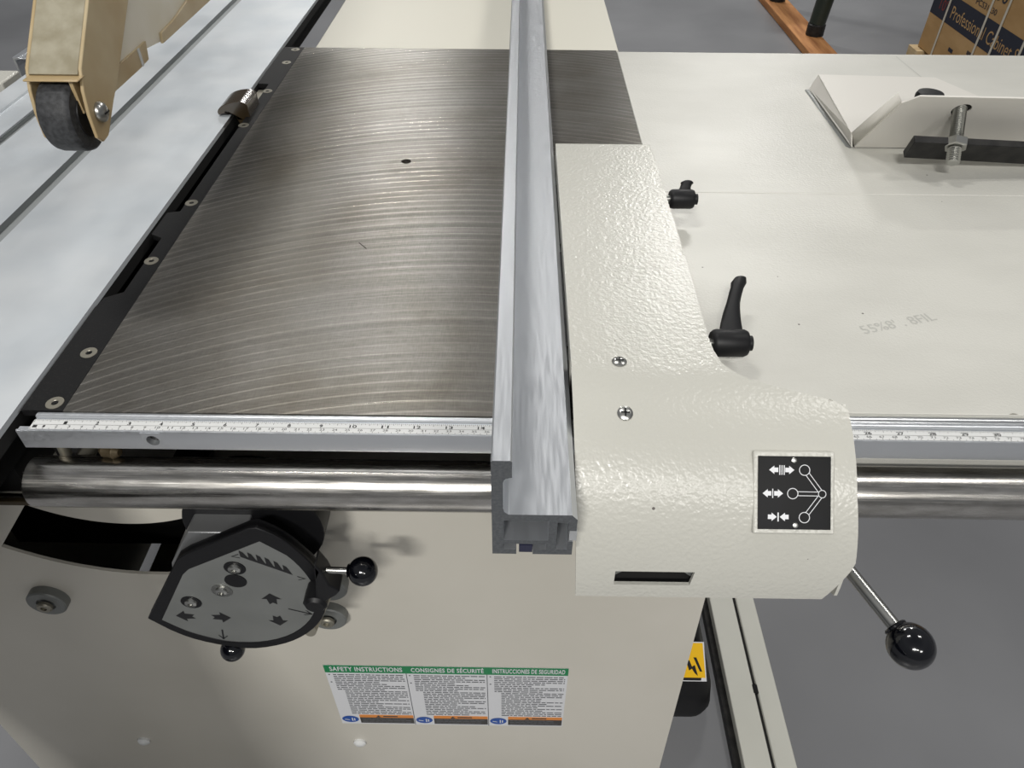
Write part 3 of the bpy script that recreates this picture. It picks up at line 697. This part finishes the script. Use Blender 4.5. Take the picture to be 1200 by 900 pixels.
def harrow(xt, y, xb, s=1):   # xt tip, xb tail
    d = 1 if xt < xb else -1; y /= 1
    poly([q(xt, y), q(xt+d*42, y-34), q(xt+d*42, y-18), q(xb, y-18), q(xb, y+18), q(xt+d*42, y+18), q(xt+d*42, y+34)])
harrow(278, 268, 352); harrow(482, 268, 408)
for x in (364, 382, 400): bar(*q(x, 230), *q(x, 308), wd=.014)
harrow(226, 457, 296); harrow(392, 457, 320); bar(*q(308, 420), *q(308, 494), wd=.014)
harrow(342, 645, 270); harrow(366, 645, 438); bar(*q(353, 610), *q(353, 682), wd=.018)
ip = g.build('icon_plate', [icon_black, icon_white], fe, fix=False)
for a in ((478, 190), (492, 712)):
    p = L2(*q(*a)); G().lathe(oi+u_*p[0]+v_*p[1]-n_*.0002, n_, [(0, .0022), (.0008, .0018), (.0012, 0)], 16).build('plate_rivet', zinc, ip)
# adjustable clamp levers
def clamp(x, y, z, r, L, hdir, hl, name='clamp_lever'):
    g = G(); g.lathe((x, y, z), (1, 0, 0), [(0, r*.80), (.002, r*.95), (.004, r), (L-.003, r), (L, r*.88), (L, r*.55), (L+.004, r*.55), (L+.0045, r*.3), (L+.0045, 0)], 30)
    o = g.build('clamp_hub', black, fe)
    d = Vector(hdir).normalized(); X = Vector((1, 0, 0)); up = X.cross(d).normalized()
    secs = []
    n = 12
    for i in range(n+1):
        t = i/n
        c = Vector((x+L*.62, y, z))+d*(hl*t+r*.3)+X*(.019*(t**1.6)*(hl/.07))
        wx = (.0115-.0055*min(1, t*1.7)+(.0012 if t > .85 else 0)); wz = .0052-.0012*t
        if t == 1: wx *= .75; wz *= .75
        secs.append([c+X*wx*math.cos(2*PI*k/12)*1.0+up*wz*math.sin(2*PI*k/12) for k in range(12)])
    G().sweep(None, secs).build('lever_arm', black, o)
    G().cyl((x-.016, y, z), (x+.001, y, z), .004).build('threaded_stud', zinc, o)
clamp(.1640, .7360, .905, .0105, .0265, (0, .85, .30), .022)
clamp(.1635, .4890, .903, .0118, .0305, (0, 1, .14), .078)
# lock handle
lk0, lk1 = Vector((.2405, .362, .8150)), Vector((.2850, .2715, .8015))
d = (lk1-lk0).normalized()
st = G().cyl(lk0-d*.01, lk1-d*.006, .0050).build('lock_lever', zinc, fe)
G().lathe(lk1, d, [(-.0165, .0078), (-.0155, .0088)]+[(-math.cos(a)*.0166, math.sin(a)*.0163) for a in [.55+i*(PI-.55)/20 for i in range(20)]]+[(.0166, 0)], 40).build('ball_knob', black_gloss, st)

# ------------------------------------------------------------------ blade guard
gd = thing('blade_guard', 'yellowed plastic blade guard with a black rubber roller hanging over the sliding table', 'blade guard', (-.385, .65, 1.00))
A_ = [(.6828, 1.1133), (.6225, 1.0774), (.6085, 1.0700), (.6035, 1.0481), (.6090, 1.0221), (.6155, 1.0176), (.6271, 1.0187), (.6558, 1.0393), (.6713, 1.0487), (.7391, 1.0986)]
side = [(.84, 1.245), (.6828, 1.1270), (.6225, 1.0774), (.6140, 1.0620), (.6095, 1.0440), (.6090, 1.0240), (.6155, 1.0176), (.6271, 1.0187), (.6558, 1.0393), (.6713, 1.0487), (.7391, 1.0986), (.90, 1.22)]
xR, xL = -.365, -.4060
g = G(); g.prism(side, 'x', xR, xR+.003); g.prism(side, 'x', xL-.003, xL); g.build('side_plate', amber, gd, bevel=.0008)
# front web closing the two plates
wp_ = [(.84, 1.245), (.6828, 1.1270), (.6225, 1.0774), (.6190, 1.0735), (.6228, 1.0712), (.6255, 1.0740), (.6850, 1.1235), (.8425, 1.2415)]
G().prism(wp_, 'x', xL, xR).build('front_web', web_m, gd, bevel=.0006)
g = G(); g.box(xL-.001, xR+.0035, .6095, .6235, 1.0705, 1.0722); g.build('fork_flange', amber_edge, gd, bevel=.001)
g = G(); g.prism([(.6130, 1.070), (.6270, 1.070), (.6180, 1.0430), (.6140, 1.0430)], 'x', xR-.0065, xR-.0035); g.build('fork_leaf', amber_edge, gd)
# long hood behind the fork
hood = [(.6600, 1.0400), (.7345, 1.0400), (.7547, 1.0400), (.7640, 1.0480), (.7975, 1.0440), (.9487, 1.0450), (1.25, 1.047), (1.30, 1.10), (1.24, 1.20), (.95, 1.26), (.84, 1.245), (.74, 1.17), (.6830, 1.1100), (.6720, 1.0500)]
g = G(); g.prism(hood, 'x', xR-.0085, xR-.0060); g.prism(hood, 'x', xL+.0012, xL+.004)
g.build('hood_side', hood_m, gd)
G().prism([(.84, 1.245), (.95, 1.262), (1.24, 1.202), (1.30, 1.10), (1.297, 1.10), (1.238, 1.199), (.95, 1.258), (.84, 1.241)], 'x', xL, xR).build('hood_top', amber, gd)
g = G(); g.prism([(.6612, 1.0390), (.7345, 1.0390), (.7560, 1.0400), (.7613, 1.0558), (.6830, 1.0551)], 'x', xR-.0059, xR-.0035); g.prism([(.7962, 1.0425), (.9487, 1.0430), (1.1, 1.045), (1.1, 1.062), (.90, 1.062), (.8400, 1.0540), (.7990, 1.052)], 'x', xR-.0059, xR-.0030)
g.build('lower_skirt', amber, gd, bevel=.0005)
g = G(); g.box(xR-.0034, xR-.0025, .7375, .7415, 1.0395, 1.0555); g.build('rib', tape_m, gd)
# roller
wc = Vector((-.3710, .6230, 1.0385))
g = G(); g.lathe(wc, (-1, 0, 0), [(0, .0195), (.0005, .0270), (.0025, .0292), (.0055, .0300), (.0235, .0300), (.0270, .0290), (.0285, .0265), (.0285, .010)], 56)
wh = g.build('roller', rubber, gd)
G().lathe(wc+Vector((.001, 0, 0)), (-1, 0, 0), [(0, .018), (.004, .0195), (.028, .0195)], 40).build('roller_hub', black, wh)
g = G(); bc = Vector((xR+.003, .6250, 1.0400)); g.lathe(bc, (1, 0, 0), [(0, .0085), (.0015, .0088), (.004, .0078), (.0062, .0045), (.0068, 0)], 28); g.cyl(bc-Vector((.045, 0, 0)), bc, .003)
g.obox(bc+Vector((.0068, 0, 0)), (0, 1, 0), (0, 0, 1), (1, 0, 0), .008, .0014, .0006, 1)
g.build('axle_bolt', [zinc, black], gd)

# ------------------------------------------------------------------ sheet metal bracket on the extension table
br = thing('sheet_metal_bracket', 'folded cream sheet metal bracket with a long bolt lying on the extension table', 'bracket', (.53, .95, T))
g = G(); g.prism([(.4446, 1.1343), (.6154, 1.1268), (.700, .930), (.4253, .9255)], 'z', .8985, .9005); g.build('base_plate', paint_br, br, bevel=.0004)
g = G()
g.add([(.4446, 1.1343, .9003), (.4253, .9255, .9003), (.4303, .9240, .8825), (.4330, 1.1250, .8825), (.4461, 1.1343, .9003), (.4268, .9255, .9003), (.4318, .9240, .8825), (.4345, 1.1250, .8825)], [(0, 1, 2, 3), (7, 6, 5, 4), (0, 4, 5, 1), (1, 5, 6, 2), (2, 6, 7, 3), (3, 7, 4, 0)])
g.build('side_flange', paint_br, br)
g = G(); g.add([(.4300, .9240, .8805), (.4328, 1.1250, .8805), (.4270, 1.1250, .8805), (.4255, .9300, .8805), (.4300, .9240, .8815), (.4328, 1.1250, .8815), (.4290, 1.1250, .8815), (.4265, .9300, .8815)], [(0, 1, 2, 3), (7, 6, 5, 4), (0, 4, 5, 1), (1, 5, 6, 2), (2, 6, 7, 3), (3, 7, 4, 0)]); g.build('flange_lip', grey_face, br)
nB = Vector((0, -.8395, -.5433)); tB = Vector((0, -.5433, .8395)); o0 = Vector((0, .9267, .8824))
def bp_(x, s, off=0): return o0+Vector((x, 0, 0))+tB*s+nB*off
def fnB(p, a): return tuple(bp_(p[0], p[1], a))
g = G(); bh = arc(.5269, .0800, .0110, 0, 345, 20)
g.prism([(.4351, 0), (.6205, .0010), (.760, .060), (.760, .103), (.5886, .1025), (.4654, .1045), (.4500, .0915)], None, 0, .002, holes=[bh], fn=fnB)
g.build('slanted_plate', paint_br, br)
g = G(); g.add([(.4351, .9267, .8824), (.4500, .8770, .9592), (.4383, .8690, .9728), (.4253, .9255, .9000)], [(0, 1, 2, 3)])
o = g.build('folded_edge', paint_br, br, fix=False); md = o.modifiers.new('sheet', 'SOLIDIFY'); md.thickness = .0012
g = G(); g.flat([(.6300, .0985), (.6365, .0985), (.6365, .1030), (.6300, .1030)], o0+nB*.0023, (1, 0, 0), tB); g.build('notch', black, br, fix=False)
# threaded bolt, nut and bar
b0 = bp_(.5269, .0800, -.004); b1 = Vector((.5120, .8300, .9050)); dB = (b1-b0).normalized(); LB = (b1-b0).length
pr = [(0, .0062)]; k = 0
while .002+k*.0028 < LB-.002:
    t = .002+k*.0028; pr += [(t, .0058), (t+.0014, .0077)]; k += 1
pr += [(LB, .0060)]
g = G(); g.lathe(b0, dB, pr, 20); bolt = g.build('threaded_bolt', zinc, br, ang=20)
nc = b0+dB*(LB*.66)
G().lathe(bp_(.5269, .0800, -.003), nB, [(0, .0125), (.0025, .0125), (.0025, 0)], 24).build('hole_dark_disc', black_steel, br)  # black disc added behind the plate to darken the bolt hole
g = G(); g.lathe(nc-dB*.0045, dB, [(-.001, .0120), (.0006, .0138), (.0090, .0138), (.0105, .0120)], 6); g.build('hex_nut', zinc, bolt, ang=20)
g = G(); F_ = [Vector(p) for p in ((.4683, .8596, .8978), (.4642, .8414, .9260), (.6400, .8500, .9150), (.6500, .8680, .8860))]
g.add(F_+[p-nB*.009 for p in F_], [(0, 1, 2, 3), (7, 6, 5, 4), (0, 4, 5, 1), (1, 5, 6, 2), (2, 6, 7, 3), (3, 7, 4, 0)])
g.build('steel_bar', black_steel, br, bevel=.0008)
g = G(); kb = Vector((.5400, .9850, .9065)); g.lathe(kb, (0, 0, 1), [(-.0059, .0130), (.008, .0145), (.011, .0175), (.020, .0180), (.024, .0160), (.026, .0)], 36); g.build('black_knob', black, br)

# ------------------------------------------------------------------ floor objects
g = G(); bp1 = [(.3770, 0), (.3770, .036), (.4215, .036), (.4215, .030), (.4275, .030), (.4275, .036), (.4620, .036), (.4620, 0)]
g.prism(bp1, 'y', .15, 1.75)
bm_ = thing('base_channel', 'long grey painted steel channel lying on the floor right of the saw cabinet', 'channel', (.42, .95, 0))
g.build('channel_body', bar_m, bm_, bevel=.002)
G().box(.4205, .4290, .15, 1.75, .0285, .0312).build('groove_shade', void, bm_)  # near-black strip painting the shade inside the groove
G().box(.3660, .3768, .15, 1.75, .0, .018).build('side_lip', black_steel, bm_)
G().box(.4195, .4280, .600, .615, .0305, .0365).build('slot_stop', black, bm_)

# dark plastic housing standing beside the cabinet
mh = thing('plug_housing', 'dark plastic housing with a yellow warning sticker standing beside the saw cabinet', 'plug housing', (.29, .66, 0))
def rr(x0, x1, y0, y1, r, z, n=5):
    out = []
    for cx, cy, a0 in ((x1-r, y0+r, -90), (x1-r, y1-r, 0), (x0+r, y1-r, 90), (x0+r, y0+r, 180)):
        for i in range(n+1):
            a = math.radians(a0+90*i/n); out.append(Vector((cx+r*math.cos(a), cy+r*math.sin(a), z)))
    return out
g = G(); g.sweep(None, [rr(.250, .342, .573, .76, .030, 0), rr(.246, .346, .570, .77, .032, .02), rr(.246, .342, .580, .78, .03, .06), rr(.246, .322, .618, .80, .026, .12), rr(.246, .306, .646, .82, .02, .19), rr(.250, .296, .66, .81, .018, .22)])
g.build('housing_body', black, mh, ang=50)
f0 = [Vector((.262, .6005, .062)), Vector((.315, .6005, .062)), Vector((.285, .641, .185)), Vector((.255, .641, .185))]
nn_ = (f0[1]-f0[0]).cross(f0[3]-f0[0]).normalized()
off = nn_*.004 if nn_.y < 0 else -nn_*.004
# sticker: white backing, yellow field, black bolt mark
uu = Vector((1, 0, 0)); vv2 = Vector((0, .030, .085)).normalized(); base = Vector((.2760, .5900, .078))
g = G(); nrm = uu.cross(vv2)
if nrm.y > 0: nrm = -nrm
def st_(P, k, m): g.flat(P, base+nrm*(.003+k*.0004), uu, vv2, m)
st_([(0, .014), (.050, .014), (.036, .098), (-.002, .098)], 0, 0); st_([(.002, .022), (.047, .022), (.034, .096), (0, .096)], 1, 1); st_([(.006, .0165), (.040, .0165), (.040, .0225), (.006, .0225)], 2, 2)
st_([(.010, .060), (.016, .060), (.022, .046), (.026, .050), (.034, .026), (.028, .032), (.022, .042), (.018, .038)], 2, 2)
st_([(.022, .066), (.027, .066), (.040, .036), (.036, .036)], 2, 2)
g.build('warning_sticker', [lab_white, yellow, ink], mh, fix=False)

# machine legs on a wooden skid far behind
sk = G().box(1.462, 1.60, 3.75, 5.05, 0, .040).build('wooden_skid', wood, None, bevel=.004); tag(sk, 'rough orange wooden board on the floor under two dark green legs', 'board')
for i, (x, y, lab) in enumerate(((1.566, 4.20, 'nearer dark green steel leg standing on the wooden board'), (1.530, 4.84, 'farther dark green steel leg at the far end of the wooden board'))):
    t = thing('machine_leg', lab, 'leg', (x, y, .04), 'dark green machine legs on the board')
    G().lathe((x, y, .0405), (0, 0, 1), [(0, .046), (.052, .046), (.058, .040)], 24).build('rubber_foot', black_steel, t)
    G().lathe((x, y, .098), (.09, .02, 1), [(0, .042), (.75, .052)], 24).build('leg_tube', post_m, t)

# cardboard carton on a pallet
pl = thing('pallet', 'pale wooden pallet under the brown cardboard carton', 'pallet', (2.3, 3.3, 0))
for y in (3.72, 3.30, 2.88, 2.46): G().box(1.872, 2.75, y-.05, y+.05, .108, .130).build('deck_board', wood_pale, pl, bevel=.002)
for x in (1.895, 2.30, 2.70): G().box(x-.022, x+.022, 2.36, 3.77, 0, .108).build('stringer', wood_pale, pl, bevel=.002)
bx = thing('cardboard_carton', 'large brown cardboard carton with navy printed band strapped on a pallet', 'carton', (2.3, 3.1, .13))
G().box(1.90, 2.70, 2.40, 3.742, .1305, .95).build('carton_body', card, bx, bevel=.006)
g = G(); xf = 1.8992
g.box(xf-.0003, xf, 2.401, 3.736, .286, .395, 0)
UY, VZ = (0, -1, 0), (0, 0, 1)
g.text('10"', (xf-.0008, 3.665, .318), UY, VZ, height=.046, width=.075, m=2)
g.text('Professional Cabinet Saw', (xf-.0008, 3.545, .312), UY, VZ, height=.050, width=.66, m=1)
g.text('PCS31230', (xf-.0008, 3.385, .413), UY, VZ, height=.022, width=.175, m=0)
g.text('PCS31230', (xf-.0006, 3.56, .463), UY, VZ, height=.050, width=.39, m=0)
for k in range(5): g.box(xf-.0005, xf, 3.30-k*.012, 3.308-k*.012, .235, .250, 0)
g.box(xf-.0005, xf, 3.42, 3.46, .20, .215, 0)
g.build('printed_panel', [card_blue, card, Mat('printed_red', (120, 40, 36), .6)], bx, fix=False)
for y in (3.585, 3.262, 3.145, 2.955): G().box(1.8962, 1.8982, y-.006, y+.006, .1302, .955).box(1.8962, 2.70, y-.006, y+.006, .9508, .955).build('strap', strap_m, bx)
